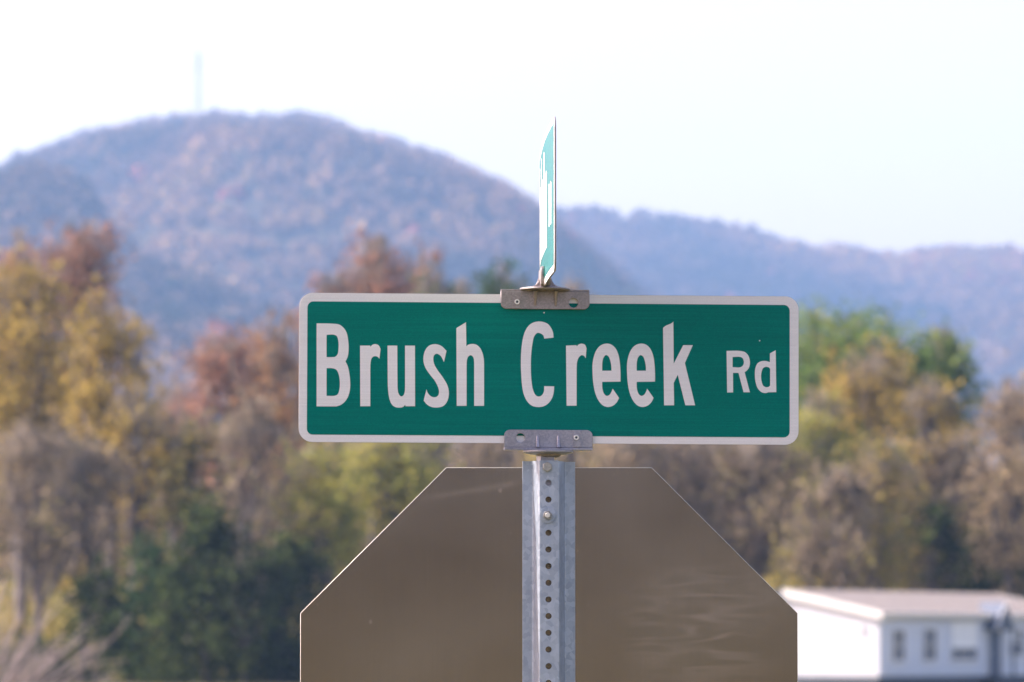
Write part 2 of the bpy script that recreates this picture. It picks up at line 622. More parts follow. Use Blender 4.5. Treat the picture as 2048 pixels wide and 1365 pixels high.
# ------------------------------------------------------------------ leaf clouds
def quads(centres, size, rg, up=0.25):
    n = len(centres)
    nr = rg.normal(size=(n, 3))
    nr[:, 2] += up
    nr /= np.linalg.norm(nr, axis=1, keepdims=True)
    a = rg.normal(size=(n, 3))
    u = np.cross(nr, a)
    u /= np.linalg.norm(u, axis=1, keepdims=True) + 1e-9
    w = np.cross(nr, u)
    s = (size if np.ndim(size) else np.full(n, size))[:, None] * rg.uniform(0.6, 1.25, (n, 1))
    asp = rg.uniform(0.55, 1.0, (n, 1))
    bend = nr * s * 0.18
    V = np.stack([centres + u * s * 0.5 - bend, centres + w * s * 0.5 * asp + bend, centres - u * s * 0.5 - bend, centres - w * s * 0.5 * asp + bend], 1).reshape(-1, 3)
    return V, np.arange(n * 4).reshape(n, 4)


def hillside(name, hf, y0, y1, n, seed, slope, crown):
    rg = np.random.default_rng(seed)
    pts, tint = [], []
    tries = 0
    while len(pts) < n and tries < n * 8:
        tries += 1
        y = rg.uniform(y0, y1)
        x = rg.uniform(-0.215, 0.215) * y
        z = hf(x, y)
        # skip what could never be seen over the wood in front
        if z < 8 or (z - CAM_Z) / y < 0.030:
            continue
        lf = fbm(x, y * 0.45, 230, seed * 0.37, 3)
        t = 0.42 + 0.5 * lf + rg.normal() * 0.08
        if rg.random() < 0.010:
            t = 0.97
        pts.append((x, y, z))
        tint.append(min(max(t, 0.0), 0.98 if t > 0.95 else 0.86))
    pts = np.array(pts)
    tint = np.array(tint)
    m, per = len(pts), 24
    rad = rg.uniform(0.7, 1.25, m) * crown
    d = rg.normal(size=(m, per, 3))
    d /= np.linalg.norm(d, axis=2, keepdims=True)
    d[..., 2] = np.abs(d[..., 2]) * 1.15 - 0.35
    rr = rg.uniform(0.55, 1.0, (m, per, 1))
    c = pts[:, None, :] + d * rr * rad[:, None, None] + np.array([0, 0, 1.0]) * (rad[:, None, None] * 0.9)
    c = c.reshape(-1, 3)
    V, Fq = quads(c, np.repeat(rad, per) * 0.68, rg, 0.4)
    tt = np.repeat(tint, per) + rg.normal(size=m * per) * 0.03
    return obj(name, mesh_np(V, Fq, np.clip(tt, 0, 1)), M_HILLWOOD, kind="stuff")


hillside("hillside_woods", HA, 2200, DA + 90, 23000, 11, None, 7.3)
hillside("hillside_woods", HB, 2700, DB + 100, 15500, 23, None, 7.8)


# ------------------------------------------------------------------ trees
def bent(p, q, rg, k, w):
    """Polyline from p to q with k segments and wobble w."""
    p, q = np.array(p, float), np.array(q, float)
    L = np.linalg.norm(q - p)
    pts = [p]
    for i in range(1, k):
        t = i / k
        pts.append(p + (q - p) * t + rg.normal(size=3) * w * L)
    pts.append(q)
    return pts


def limb(segs, pts, r0, r1):
    k = len(pts) - 1
    for i in range(k):
        a = r0 + (r1 - r0) * i / k
        b = r0 + (r1 - r0) * (i + 1) / k
        segs.append((pts[i], pts[i + 1], a, b))


def build_tree(name, label, cat, X, Ytop, hw, Ybot, dist, pal, leaves=1.0, twigs=1.0, group=None, seed=0, lean=0.0, cone=False, leaf=0.34, bark=None):
    rg = np.random.default_rng(1000 + seed)
    x = (X - 1024) / F_PX * dist
    z0 = ground_z(x, dist)
    H = P(X, Ytop, dist).z - z0
    zb = max(0.4, P(X, Ybot, dist).z - z0)
    rx = 1.3 * hw / F_PX * dist
    t = thing(name, label, cat, (x, dist, z0 - 0.05), (0, 0, 0), group)
    trunk, tw = [], []
    rt = max(0.05, 0.016 * H + 0.012 * rx)
    top = np.array([lean * H, rg.normal() * 0.02 * H, H * 0.93])
    tp = bent((0, 0, 0), top, rg, 5, 0.012)
    limb(trunk, tp, rt, rt * 0.18)
    tp = np.array(tp)

    def on_trunk(f):
        g = f * 5
        i = min(4, int(g))
        return tp[i] + (tp[i + 1] - tp[i]) * (g - i)

    nl = int(10 + 3 * rx)
    zc, hz = (H + zb) / 2, (H - zb) / 2
    cen = on_trunk(min(0.99, max(0.02, zc / H)))
    ends = []

    def hold(v):
        v = np.array(v)
        v[2] = min(v[2], H - rg.uniform(0.0, 0.16) * H)
        k = min(1.0, max(0.12, 1 - ((v[2] - zc) / (hz * 1.02)) ** 2)) ** 0.5
        r = math.hypot(v[0] - cen[0], v[1] - cen[1])
        k *= rg.uniform(0.6, 1.12)
        if r > rx * k:
            v[:2] = cen[:2] + (v[:2] - cen[:2]) * (rx * k / r)
        return v

    for i in range(nl):
        f = rg.uniform(max(0.18, 0.65 * zb / H), 0.92)
        p = on_trunk(f)
        az = rg.uniform(0, 2 * math.pi)
        if cone:
            reach = rx * (1 - f) * 1.1 + 0.1
            q = p + np.array([math.cos(az) * reach, math.sin(az) * reach, 0.15 * reach])
        else:
            e = rg.uniform(0.35, 0.95)
            zt = zb + (H - zb) * min(1.0, f + rg.uniform(0.02, 0.3))
            k = math.sqrt(max(0.08, 1 - ((zt - zc) / hz) ** 2))
            q = np.array([cen[0] + math.cos(az) * rx * e * k, cen[1] + math.sin(az) * rx * e * k, max(p[2] + 0.3, zt)])
        pts = bent(p, q, rg, 3, 0.05)
        r0 = rt * (1 - f) * 0.55 + 0.02
        limb(trunk, pts, r0, r0 * 0.3)
        for j in range(int(4 + 3 * twigs)):
            s = pts[rg.integers(1, 4)]
            L = rx * rg.uniform(0.25, 0.6)
            d = rg.normal(size=3)
            d[2] = abs(d[2]) * 1.1 + 0.2
            d /= np.linalg.norm(d)
            q2 = hold(s + d * L)
            b2 = bent(s, q2, rg, 2, 0.06)
            limb(tw, b2, 0.03, 0.014)
            ends.append(q2)
            for _ in range(int(4 * twigs)):
                d2 = d + rg.normal(size=3) * 0.55
                d2[2] += 0.2
                d2 /= np.linalg.norm(d2)
                s2 = b2[1] + (q2 - b2[1]) * rg.uniform(0.1, 1.0)
                e2 = hold(s2 + d2 * L * rg.uniform(0.3, 0.7))
                tw.append((s2, e2, 0.016, 0.008))
    V, Fq = tubes(trunk, 7)
    obj("trunk", mesh_np(V, Fq, smooth=True), bark or M_BARK, t)
    if tw:
        V, Fq = tubes(tw, 3)
        obj("branches", mesh_np(V, Fq), M_TWIG if bark is None else bark, t, kind="stuff")
    if leaves > 0:
        vol = rx * rx * hz
        n = int(min(7000, max(350, 215 * leaves * vol ** 0.72)))
        per = 22
        nc = max(14, n // per)
        d = rg.normal(size=(nc * 3, 3))
        d /= np.linalg.norm(d, axis=1, keepdims=True)
        rr = rg.uniform(0.25, 1.0, (nc * 3, 1)) ** 0.45
        c = d * rr
        if cone:
            hgt = (c[:, 2] + 1) / 2
            c[:, :2] *= (1.15 * (1 - hgt) ** 0.7 + 0.08)[:, None]
        # uneven outline and gaps
        keep = np.array([mnoise.noise(Vector((v[0] * 1.9 + seed * 3.7, v[1] * 1.9, v[2] * 1.9))) for v in c]) > (-0.45 if pal in ("pine", "green", "dark") else (-0.14 if leaves > 0.7 else -0.04))
        lump = np.array([(1.0 if pal in ("pine", "green", "dark") else 0.9) + 0.24 * mnoise.noise(Vector((v[0] * 1.4 + seed, v[1] * 1.4 - seed, v[2] * 1.4))) for v in d])
        c = (c * lump[:, None])[keep][:nc]
        c = cen + c * np.array([rx, rx, hz])
        if len(ends) > 8:
            e = np.array(ends)
            pick = rg.random(len(c)) < 0.35
            c[pick] = e[rg.integers(0, len(e), pick.sum())]
        cc = np.repeat(c, per, axis=0) + rg.normal(size=(len(c) * per, 3)) * (0.11 * rx + 0.16)
        V, Fq = quads(cc, leaf, rg)
        tint = np.clip(np.repeat(rg.normal(0.5, 0.2, len(c)), per) + rg.normal(size=len(cc)) * 0.14, 0, 1)
        obj("crown", mesh_np(V, Fq, tint), LEAF[pal], t)
    return t


TREES = [
    # name, label, category, X, Ytop, half width, Ybottom, distance, palette, leaves, twigs, extra
    ("rust_tree", "tall thin rust coloured tree at the far left, rising behind yellow crowns", "tree", 42, 450, 85, 800, 305, "rust", .75, 1.3, {}),
    ("rust_tree", "tallest pinkish rust tree, see-through, standing behind the two left yellow trees", "tree", 172, 436, 85, 780, 309, "rust", .8, 1.3, {}),
    ("yellow_tree", "large golden yellow tree cut by the left edge of the photo", "tree", 45, 530, 105, 930, 276, "yellow", 1.1, 1.0, {}),
    ("yellow_tree", "golden yellow tree second from the left, with rounded crown before the hill", "tree", 215, 582, 78, 900, 270, "yellow", 1.0, 1.0, {}),
    ("yellow_tree", "low olive yellow tree below the second golden crown on the left", "tree", 262, 760, 62, 1010, 267, "yellow", .7, 1.0, {}),
    ("brown_tree", "broad reddish brown thinning tree just left of the green sign", "tree", 455, 640, 98, 960, 288, "rust", .85, 1.6, {}),
    ("brown_tree", "grey half bare tree between the golden trees and the reddish brown tree", "tree", 345, 745, 55, 1000, 292, "bare", .5, 1.6, {}),
    ("orange_tree", "orange tinged tree touching the left end of the green sign", "tree", 575, 628, 62, 930, 283, "orange", .65, 1.2, {}),
    ("olive_tree", "yellow olive tree low in the wood, above the left dark evergreens", "tree", 375, 815, 70, 1060, 266, "olive", .8, 1.0, {}),
    ("bare_tree", "bare grey trunked tree at lower left under the golden crowns", "tree", 75, 830, 110, 1160, 259, "bare", .32, 1.8, {}),
    ("bare_tree", "bare brown tree right of the lower left grey trunks", "tree", 165, 870, 80, 1150, 260, "bare", .3, 1.8, {}),
    ("bare_tree", "bare greyish tree under the reddish brown crown left of the sign", "tree", 500, 800, 80, 1120, 262, "bare", .4, 1.8, {}),
    ("yellow_green_tree", "yellow green tree beneath the left corner of the green sign", "tree", 640, 885, 80, 1150, 265, "yellowgreen", .85, 1.0, {}),
    ("yellow_green_tree", "bright yellow green crown between green sign and left slope of the octagon", "tree", 795, 850, 105, 1060, 271, "yellowgreen", 1.0, 1.0, {}),
    ("rust_tree", "pinkish red tree rising over the green sign left of the bracket", "tree", 755, 470, 88, 800, 312, "rust", .9, 1.4, {}),
    ("rust_tree", "small rust topped tree between the pinkish red tree and the pine above the sign", "tree", 868, 490, 50, 760, 314, "rust", .75, 1.4, {}),
    ("rust_tree", "low rust tree peeking over the top edge of the green sign at its left third", "tree", 672, 540, 58, 800, 308, "rust", .75, 1.4, {}),
    ("green_tree", "light green crown peeking over the sign below the pinkish red tree", "tree", 838, 564, 55, 720, 296, "green", 1.3, .3, {}),
    ("pine_tree", "dark green rounded pine just left of the upper sign bracket", "tree", 1015, 518, 72, 700, 298, "pine", 1.6, .3, {}),
    ("pine_tree", "smaller green pine left of the dark pine over the sign", "tree", 930, 552, 40, 720, 297, "pine", 1.4, .3, {}),
    ("tan_tree", "pale tan crown just right of the upper sign bracket", "tree", 1150, 556, 62, 760, 307, "tan", .9, 1.4, {}),
    ("green_tree", "broad green domed tree right of the green sign", "tree", 1705, 626, 140, 860, 303, "green", 1.4, .5, {}),
    ("green_tree", "smaller green crown on the right shoulder of the broad green dome", "tree", 1868, 650, 72, 850, 300, "green", 1.5, .4, {}),
    ("yellow_tree", "yellow crown in front of the green domed tree on the right", "tree", 1752, 690, 84, 860, 287, "yellow", .95, 1.0, {}),
    ("yellow_tree", "small yellow crown lower right of the big right hand yellow crown", "tree", 1858, 745, 58, 920, 282, "yellow", .8, 1.0, {}),
    ("olive_tree", "green olive tree hugging the right end of the green sign", "tree", 1630, 770, 70, 1050, 280, "yellowgreen", .75, 1.2, {}),
    ("brown_tree", "pinkish brown half bare tree above the house ridge", "tree", 1905, 850, 85, 1170, 281, "bare", .6, 1.8, {}),
    ("tan_tree", "tan brown tree cut by the right edge of the photo", "tree", 2025, 752, 78, 1180, 273, "tan", .75, 1.6, {}),
    ("olive_tree", "olive tree in the middle of the right wood, over the house roof", "tree", 1765, 880, 85, 1180, 272, "olive", .8, 1.4, {}),
    ("brown_tree", "brown thinning tree beside the right slope of the octagon", "tree", 1668, 930, 75, 1200, 269, "bare", .7, 1.6, {}),
    ("olive_tree", "low olive yellow tree behind the right part of the house roof", "tree", 1868, 1000, 72, 1230, 279, "olive", .9, 1.0, {}),
    ("olive_tree", "low brownish olive tree behind the left part of the house roof", "tree", 1620, 1060, 70, 1240, 270, "olive", .7, 1.2, {}),
    ("brown_tree", "brown tree between the right end of the sign and the octagon slope", "tree", 1530, 850, 82, 1150, 276, "bare", .8, 1.5, {}),
    ("brown_tree", "grey brown tree seen over the right half of the octagon", "tree", 1400, 845, 85, 1150, 279, "bare", .75, 1.5, {}),
    ("brown_tree", "grey brown tree seen right of the post between sign and octagon", "tree", 1260, 845, 85, 1150, 277, "tan", .6, 1.6, {}),
    ("brown_tree", "grey brown tree seen left of the post between sign and octagon", "tree", 975, 850, 85, 1150, 279, "bare", .75, 1.5, {}),
    ("cedar_tree", "broadest dark cedar at lower left, left of the octagon", "evergreen", 415, 1005, 88, 1400, 252, "dark", 1.5, .5, {"cone": True}),
    ("cedar_tree", "dark cedar closest to the left slope of the octagon", "evergreen", 565, 1050, 80, 1400, 254, "dark", 1.5, .5, {"cone": True}),
    ("cedar_tree", "mid green cedar left of the broadest dark cedar", "evergreen", 300, 1065, 62, 1400, 256, "pine", 1.4, .5, {"cone": True}),
    ("cedar_tree", "irregular dark cedar between the left slope of the octagon and the broadest cedar", "evergreen", 490, 1090, 60, 1400, 250, "dark", 1.4, .5, {}),
    ("cedar_tree", "narrow dark cedar behind the pale twiggy bush at lower left", "evergreen", 192, 1130, 46, 1400, 250, "dark", 1.4, .6, {}),
    ("cedar_tree", "dark evergreen at far right beside the leaning pale trunk", "evergreen", 1962, 1060, 56, 1300, 275, "dark", 1.5, .4, {}),
    ("cedar_tree", "small dark evergreen patch high above the right end of the house", "evergreen", 1866, 955, 34, 1110, 276, "dark", 1.2, .6, {"cone": True}),
    ("cedar_tree", "small dark evergreen at the right edge just above the house wing", "evergreen", 2050, 1112, 42, 1320, 277, "pine", 1.2, .6, {}),
    ("yellow_shrub", "small olive gold shrub at the foot of the dark cedars, lower left", "shrub", 262, 1300, 24, 1390, 256, "olive", .8, .8, {}),
    ("yellow_shrub", "golden shrub left of the mid green cedar", "shrub", 172, 1080, 26, 1230, 262, "yellow", .9, .8, {}),
]
for i, (nm, lb, ct, X, Yt, hw, Yb, dist, pal, lv, twg, ex) in enumerate(TREES):
    build_tree(nm, lb, ct, X, Yt, hw, Yb, dist, pal, lv, twg, seed=i + 1, **ex)
build_tree("leaning_tree", "leaning pale grey bare tree behind the house at the right edge", "tree", 2003, 1040, 30, 1120, 272, "bare", 0, 1.0, seed=77, lean=0.30, bark=plain("pale_bark", (0.30, 0.28, 0.28), 0.9, 0, 0.2, 1.0))


def pale_bush():
    rg = np.random.default_rng(5)
    dist = 118.0
    base = P(-62, 1440, dist)
    t = thing("bare_bush", "bare pale pinkish bush with fanning stems in the lower left corner", "bush", (base.x, dist, ground_z(base.x, dist)))
    st, fine = [], []
    for i in range(46):
        a = R(rg.uniform(22, 85))
        L = rg.uniform(1.2, 3.0)
        p0 = np.array([rg.normal() * 0.15, rg.normal() * 0.2, 0.0])
        q = p0 + np.array([math.cos(a) * L, rg.normal() * 0.45, math.sin(a) * L])
        pts = bent(p0, q, rg, 4, 0.02)
        limb(st, pts, 0.022, 0.010)
        for _ in range(7):
            s = pts[rg.integers(1, 5)]
            d = (q - p0) / L + rg.normal(size=3) * 0.22
            e = s + d * rg.uniform(0.4, 1.0)
            limb(fine, bent(s, e, rg, 2, 0.03), 0.011, 0.005)
    V, Fq = tubes(st, 6)
    obj("stems", mesh_np(V, Fq, smooth=True), M_PALE, t)
    V, Fq = tubes(fine, 3)
    obj("twigs", mesh_np(V, Fq), M_PALE, t, kind="stuff")


pale_bush()


def mass(name, x0, x1, y0, y1, ztop, n, pal, seed, leaf, per=26):
    rg = np.random.default_rng(seed)
    xs = rg.uniform(x0, x1, n)
    ys = rg.uniform(y0, y1, n)
    top = np.array([max(0.8, ztop * (0.78 + 0.55 * fbm(x, y, 9.0, seed * .1, 3))) for x, y in zip(xs, ys)])
    zs = top * rg.uniform(0.02, 1.0, n) ** 0.8
    c = np.stack([xs, ys, zs + 0.4], 1)
    tint = np.array([0.5 + 0.5 * fbm(x, z * 2, 6.0, seed * .3, 2) for x, z in zip(xs, zs)]) + rg.normal(size=n) * 0.12
    cc = np.repeat(c, per, axis=0) + rg.normal(size=(n * per, 3)) * np.array([0.55, 0.55, 0.6])
    V, Fq = quads(cc, leaf, rg)
    tt = np.clip(np.repeat(tint, per) + rg.normal(size=n * per) * 0.1, 0, 1)
    return obj(name, mesh_np(V, Fq, tt), LEAF[pal], kind="stuff")


mass("far_woods", -92, 92, 312, 372, 16.5, 7600, "bare", 31, 0.42)
mass("far_woods", -92, 92, 318, 380, 17.0, 4800, "tan", 34, 0.42)
mass("far_woods", -92, 92, 312, 350, 15.0, 3000, "olive", 35, 0.42)
mass("undergrowth", -72, 72, 274, 312, 5.0, 5000, "olive", 32, 0.36)
mass("undergrowth", -40, 14, 250, 268, 1.7, 700, "dark", 33, 0.30)

# ================================================================== house
def house():
    th = R(60)
    dist = 241.0
    corner = P(1757, 1352, dist)
    corner.z = ground_z(corner.x, dist)
    t = thing("white_house", "low white sided house with tan roof at the lower right corner", "house", corner, (0, 0, th))
    # local frame: +x along the front, -y out of the front wall, z up
    inv = (Matrix.Translation(corner) @ Matrix.Rotation(th, 4, 'Z')).inverted()
    nfront = Matrix.Rotation(th, 3, 'Z') @ Vector((0, -1, 0))

    def fr(X, Y):
        p = inv @ on_plane(X, Y, corner, nfront)
        return p.x, p.z

    zg = 0.0
    z_sk = fr(1800, 1353)[1]
    z_eave = fr(1770, 1226)[1]
    depth = 9.0
    half = depth / 2
    zr = P(1700, 1184, dist + 5).z - corner.z
    pr = Matrix.Rotation(th, 3, 'Z') @ Vector((0, half, 0)) + corner
    x_end = (inv @ on_plane(1992, 1184, pr, nfront)).x      # right end of the ridge
    x_far = x_end
    # foundation and walls (gable prism), butt jointed
    obj("foundation", box(0.03, x_far - 0.05, 0.03, depth - 0.03, zg - 0.3, z_sk), M_SKIRT_SHADE, t)
    body = [(0, z_sk), (depth, z_sk), (depth, z_eave), (half, zr - 0.10), (0, z_eave)]
    obj("wall", prism(body, lambda p, k: (0.0 if k == 0 else x_far - 0.2, p[0], p[1])), M_SIDING, t)
    # siding laps on the two visible walls
    laps = []
    z = z_sk + 0.02
    while z < z_eave - 0.05:
        laps.append(box(-0.012, 0.0, -0.012, depth, z, z + 0.10))
        laps.append(box(0.0, x_far - 0.3, -0.012, 0.0, z, z + 0.10))
        z += 0.112
    lap = obj("siding_laps", join_meshes(laps), M_SIDING, t)
    lap["kind"] = "stuff"
    # roof slopes and fascia
    ov = 0.30
    sl = (zr - z_eave) / half

    def roof_poly(x0, x1, zoff=0.0, name="roof"):
        poly = [(-ov, z_eave - ov * sl + 0.08 + zoff), (half, zr + 0.08 + zoff), (depth + ov, z_eave - ov * sl + 0.08 + zoff),
                (depth + ov, z_eave - ov * sl - 0.04 + zoff), (half, zr - 0.05 + zoff), (-ov, z_eave - ov * sl - 0.04 + zoff)]
        return obj(name, prism(poly, lambda p, k: (x0 if k == 0 else x1, p[0], p[1])), M_SHINGLE, t)

    rf = roof_poly(-0.26, x_end)
    # shingle courses
    cs = []
    for k in range(1, 16):
        yy = -ov + (half + ov) * k / 16.0
        zz = z_eave + yy * sl + 0.082
        cs.append(box(-0.26, x_end, yy - 0.02, yy + 0.10, zz, zz + 0.008))
    sc_ = obj("shingle_courses", join_meshes(cs), M_SHINGLE, rf)
    sc_["kind"] = "stuff"
    rake = [(-ov - 0.03, z_eave - ov * sl + 0.10), (half, zr + 0.10), (half, zr - 0.22), (-ov - 0.03, z_eave - ov * sl - 0.20)]
    obj("rake_board", prism(rake, lambda p, k: (-0.30 if k == 0 else -0.262, p[0], p[1])), M_TRIM, t)
    rake2 = [(half, zr + 0.10), (depth + ov + 0.03, z_eave - ov * sl + 0.10), (depth + ov + 0.03, z_eave - ov * sl - 0.20), (half, zr - 0.22)]
    obj("rake_board", prism(rake2, lambda p, k: (-0.30 if k == 0 else -0.262, p[0], p[1])), M_SKIRT_SHADE, t)  # rear rake: its shade is put into the dark colour
    obj("fascia", box(-0.26, x_end, -ov - 0.025, -ov - 0.002, z_eave - ov * sl - 0.14, z_eave - ov * sl + 0.09), M_TRIM, t)
    obj("gutter", box(-0.24, x_end - 0.05, -ov - 0.13, -ov - 0.027, z_eave - ov * sl - 0.02, z_eave - ov * sl + 0.08), M_TRIM, t)
    obj("corner_board", box(-0.03, 0.09, -0.03, -0.0125, z_sk, z_eave - 0.02), M_TRIM, t)
    obj("rake_board", prism(rake, lambda p, k: (x_end + 0.002 if k == 0 else x_end + 0.04, p[0], p[1])), M_TRIM, t)

    def window(X0, Y0, X1, Y1, cols=2, rows=2, is_bright=None):
        x0, z1 = fr(X0, Y0)
        x1, z0 = fr(X1, Y1)
        f = 0.06
        loops = [[(x0 - f, z0 - f), (x1 + f, z0 - f), (x1 + f, z1 + f), (x0 - f, z1 + f)]]
        gw, gh = (x1 - x0) / cols, (z1 - z0) / rows
        b = 0.022
        for i in range(cols):
            for j in range(rows):
                a0, a1 = x0 + gw * i + b, x0 + gw * (i + 1) - b
                c0, c1 = z0 + gh * j + b, z0 + gh * (j + 1) - b
                loops.append([(a0, c0), (a1, c0), (a1, c1), (a0, c1)])
        w = obj("window", plate(loops, 0.05, -0.065), M_TRIM, t)
        obj("sill", box(x0 - 0.10, x1 + 0.10, -0.10, -0.0135, z0 - f - 0.05, z0 - f - 0.002), M_TRIM, w)
        for i in range(cols):
            for j in range(rows):
                a0, a1 = x0 + gw * i + b, x0 + gw * (i + 1) - b
                c0, c1 = z0 + gh * j + b, z0 + gh * (j + 1) - b
                mt = M_BRIGHT_PANE if is_bright and is_bright(i, j) else M_PANE
                obj("pane", box(a0, a1, -0.04, -0.03, c0, c1), mt, w)
        return w

    window(1783, 1260, 1808, 1323)
    window(1845, 1258, 1871, 1322)
    window(1902, 1245, 1952, 1321, 3, 3, lambda i, j: j > 0)
    window(2018, 1258, 2046, 1312, 2, 2, lambda i, j: i == 0 and j == 1)
    # flush entry under a gable hood: recess shade put into the dark blue colour
    xa, xb = fr(1972, 1300)[0], fr(2002, 1300)[0]
    zd1 = fr(1985, 1258)[1]
    d = obj("door", box(xa + 0.12, xb - 0.12, -0.06, -0.013, z_sk, zd1 - 0.05), M_ENTRY_SHADE, t)
    obj("handle", box(xa + 0.20, xa + 0.26, -0.11, -0.062, z_sk + 0.95, z_sk + 1.05), M_TRIM, d)
    for q in (xa - 0.02, xb - 0.10):
        obj("door_trim", box(q, q + 0.12, -0.08, -0.014, z_sk, zd1), M_TRIM, t)
    xm = (xa + xb) / 2
    zp = fr(1990, 1212)[1]
    g = [(xa - 0.15, zd1 + 0.02), (xb + 0.15, zd1 + 0.02), (xm, zp - 0.12)]
    obj("porch_gable", prism(g, lambda p, k: (p[0], -0.55 if k == 0 else -0.5, p[1])), M_ENTRY_SHADE, t)
    hood = [(xa - 0.25, zd1 - 0.06), (xm, zp + 0.02), (xb + 0.25, zd1 - 0.06), (xb + 0.25, zd1 + 0.08), (xm, zp + 0.16), (xa - 0.25, zd1 + 0.08)]
    obj("porch_roof", prism(hood, lambda p, k: (p[0], -0.62 if k == 0 else 0.6, p[1])), M_ENTRY_SHADE, t)
    for sg in (-1, 1):
        e = xm + sg * ((xb - xa) / 2 + 0.27)
        rk = [(e, zd1 - 0.10), (xm + sg * 0.003, zp + 0.0), (xm + sg * 0.003, zp + 0.18), (e, zd1 + 0.10)]
        obj("porch_rake_board", prism(rk, lambda p, k: (p[0], -0.65 if k == 0 else -0.623, p[1])), M_TRIM, t)
    for q in (xa - 0.2, xb + 0.2):
        obj("porch_post", box(q - 0.05, q + 0.05, -0.58, -0.48, zg, zd1 - 0.05), M_ENTRY_SHADE, t)
    obj("porch_step", box(xa - 0.3, xb + 0.3, -0.75, -0.013, zg - 0.1, z_sk - 0.02), M_SKIRT_SHADE, t)
    # flood light under the gable corner
    fl = obj("flood_light", box(-0.16, -0.013, 0.75, 0.95, z_eave - 0.85, z_eave - 0.60, 0.02), M_TRIM, t)
    obj("arm", box(-0.08, -0.0125, 0.82, 0.88, z_eave - 0.59, z_eave - 0.48), M_TRIM, fl)


house()


# ------------------------------------------------------------------ radio mast on the hill top
def mast():
    base = P(397, 255, DA)
    topz = P(397, 104, DA).z
    bz = HA(base.x, DA) - 0.5
    t = thing("radio_mast", "faint lattice radio mast standing on the highest hill", "mast", (base.x, DA, bz))
    H = topz - bz
    w0, w1 = 2.4, 1.3
    legs = []
    for k in range(3):
        a = R(90 + 120 * k)
        p0 = np.array([w0 * math.cos(a), w0 * math.sin(a), 0])
        p1 = np.array([w1 * math.cos(a), w1 * math.sin(a), H])
        legs.append((p0, p1))
        V, Fq = tubes([(p0, p1, 0.24, 0.19)], 6)
        obj("leg", mesh_np(V, Fq), M_STEEL, t)
    br = []
    n = 26
    for i in range(n):
        for k in range(3):
            a, b = legs[k], legs[(k + 1) % 3]
            f, g = i / n, (i + 1) / n
            br.append((a[0] + (a[1] - a[0]) * f, b[0] + (b[1] - b[0]) * g, 0.10, 0.10))
            br.append((a[0] + (a[1] - a[0]) * g, b[0] + (b[1] - b[0]) * g, 0.10, 0.10))
    V, Fq = tubes(br, 4)
    obj("lattice", mesh_np(V, Fq), M_STEEL, t)
    for k, zz in enumerate((H - 3.0, H - 9.0, H - 14.0)):
        obj("antenna", lathe([(0.7, -1.8), (0.85, -1.6), (0.85, 1.6), (0.7, 1.8)], 12, (1.7 if k % 2 else -1.7, -1.2, zz)), M_STEEL, t)


mast()

# ================================================================== sign post assembly
px = 0.3048 / 12 / 33.35             # metres per photograph pixel at the post (holes are 1 inch apart)
YAW, ROLL = R(4.0), R(0.18)
pc = P(1097.5, 922)                   # top centre of the post
Y_WEB, Y_FL = D - 0.019, D + 0.017    # front of the web, front of the flanges
TH = 0.003


def post():
    zt = pc.z
    t = thing("sign_post", "galvanised steel channel post with a row of punched holes carrying all the signs", "sign post", (pc.x, D, 0.0))
    ox = pc.x
    X = lambda q: P(q, 1100).x - ox
    yw, yf = Y_WEB - D, Y_FL - D
    # web with its holes
    x0, x1 = X(1080.0), X(1116.5)
    hx = X(1096.8)
    zh0 = P(1097, 967).z
    loops = [[(x0, 0.0), (x1, 0.0), (x1, zt), (x0, zt)]]
    k = 0
    while zh0 - k * 0.0254 > 0.08:
        if k != 2:
            loops.append(circle(hx, zh0 - k * 0.0254, 0.0047, 18))
        k += 1
    web = plate(loops, TH, yw)
    # flanges and slanting walls, left and right
    def side(sgn, xe):
        prof = [(xe, yw), (xe + sgn * 0.0012, yw + 0.0006), (xe + sgn * 0.0022, yw + 0.0022),
                (xe + sgn * 0.0098, yf - 0.0022), (xe + sgn * 0.0108, yf - 0.0006), (xe + sgn * 0.0122, yf)]
        xo = X(1044.8) if sgn < 0 else X(1150.6)
        prof += [(xo - sgn * 0.0004, yf), (xo, yf + 0.0004)]
        inner = []
        for i, p in enumerate(prof):
            a = prof[max(0, i - 1)]
            b = prof[min(len(prof) - 1, i + 1)]
            dx, dy = b[0] - a[0], b[1] - a[1]
            L = math.hypot(dx, dy)
            nx, ny = (-dy / L, dx / L)
            if ny < 0 or (abs(ny) < 1e-6 and nx * sgn > 0):
                nx, ny = -nx, -ny
            inner.append((p[0] + nx * TH, p[1] + ny * TH))
        ring = prof + inner[::-1]
        top = lambda p: zt - (0.0012 if sgn > 0 else 0.0)
        return prism(ring, lambda p, k: (p[0], p[1], 0.0 if k == 0 else top(p)))
    obj("channel", join_meshes([web, side(-1, x0), side(1, x1)]), M_GALV, t)
    # hex bolt of the bracket
    b0 = P(1094.5, 935)
    hexv = circle(b0.x - ox, b0.z, 0.0078, 6, R(90))
    bl = obj("bolt", plate([hexv], 0.006, yw - 0.0062, 0.0008), M_BOLT, t)
    # washer, nut and stud that hold the octagon
    n0 = P(1095, 1031.5)
    obj("washer", plate([circle(n0.x - ox, n0.z, 0.0125, 36), circle(n0.x - ox, n0.z, 0.0047, 18)], 0.0016, yw - 0.0018, 0.0003), M_GALV, t)
    nut = obj("nut", plate([circle(n0.x - ox, n0.z, 0.0072, 6, R(75)), circle(n0.x - ox, n0.z, 0.0040, 18)], 0.006, yw - 0.0081, 0.0004), M_WASHER, t)
    obj("stud", plate([circle(n0.x - ox, n0.z, 0.0039, 18)], 0.052, yw - 0.0105, 0.0004), M_CUT, nut)


post()




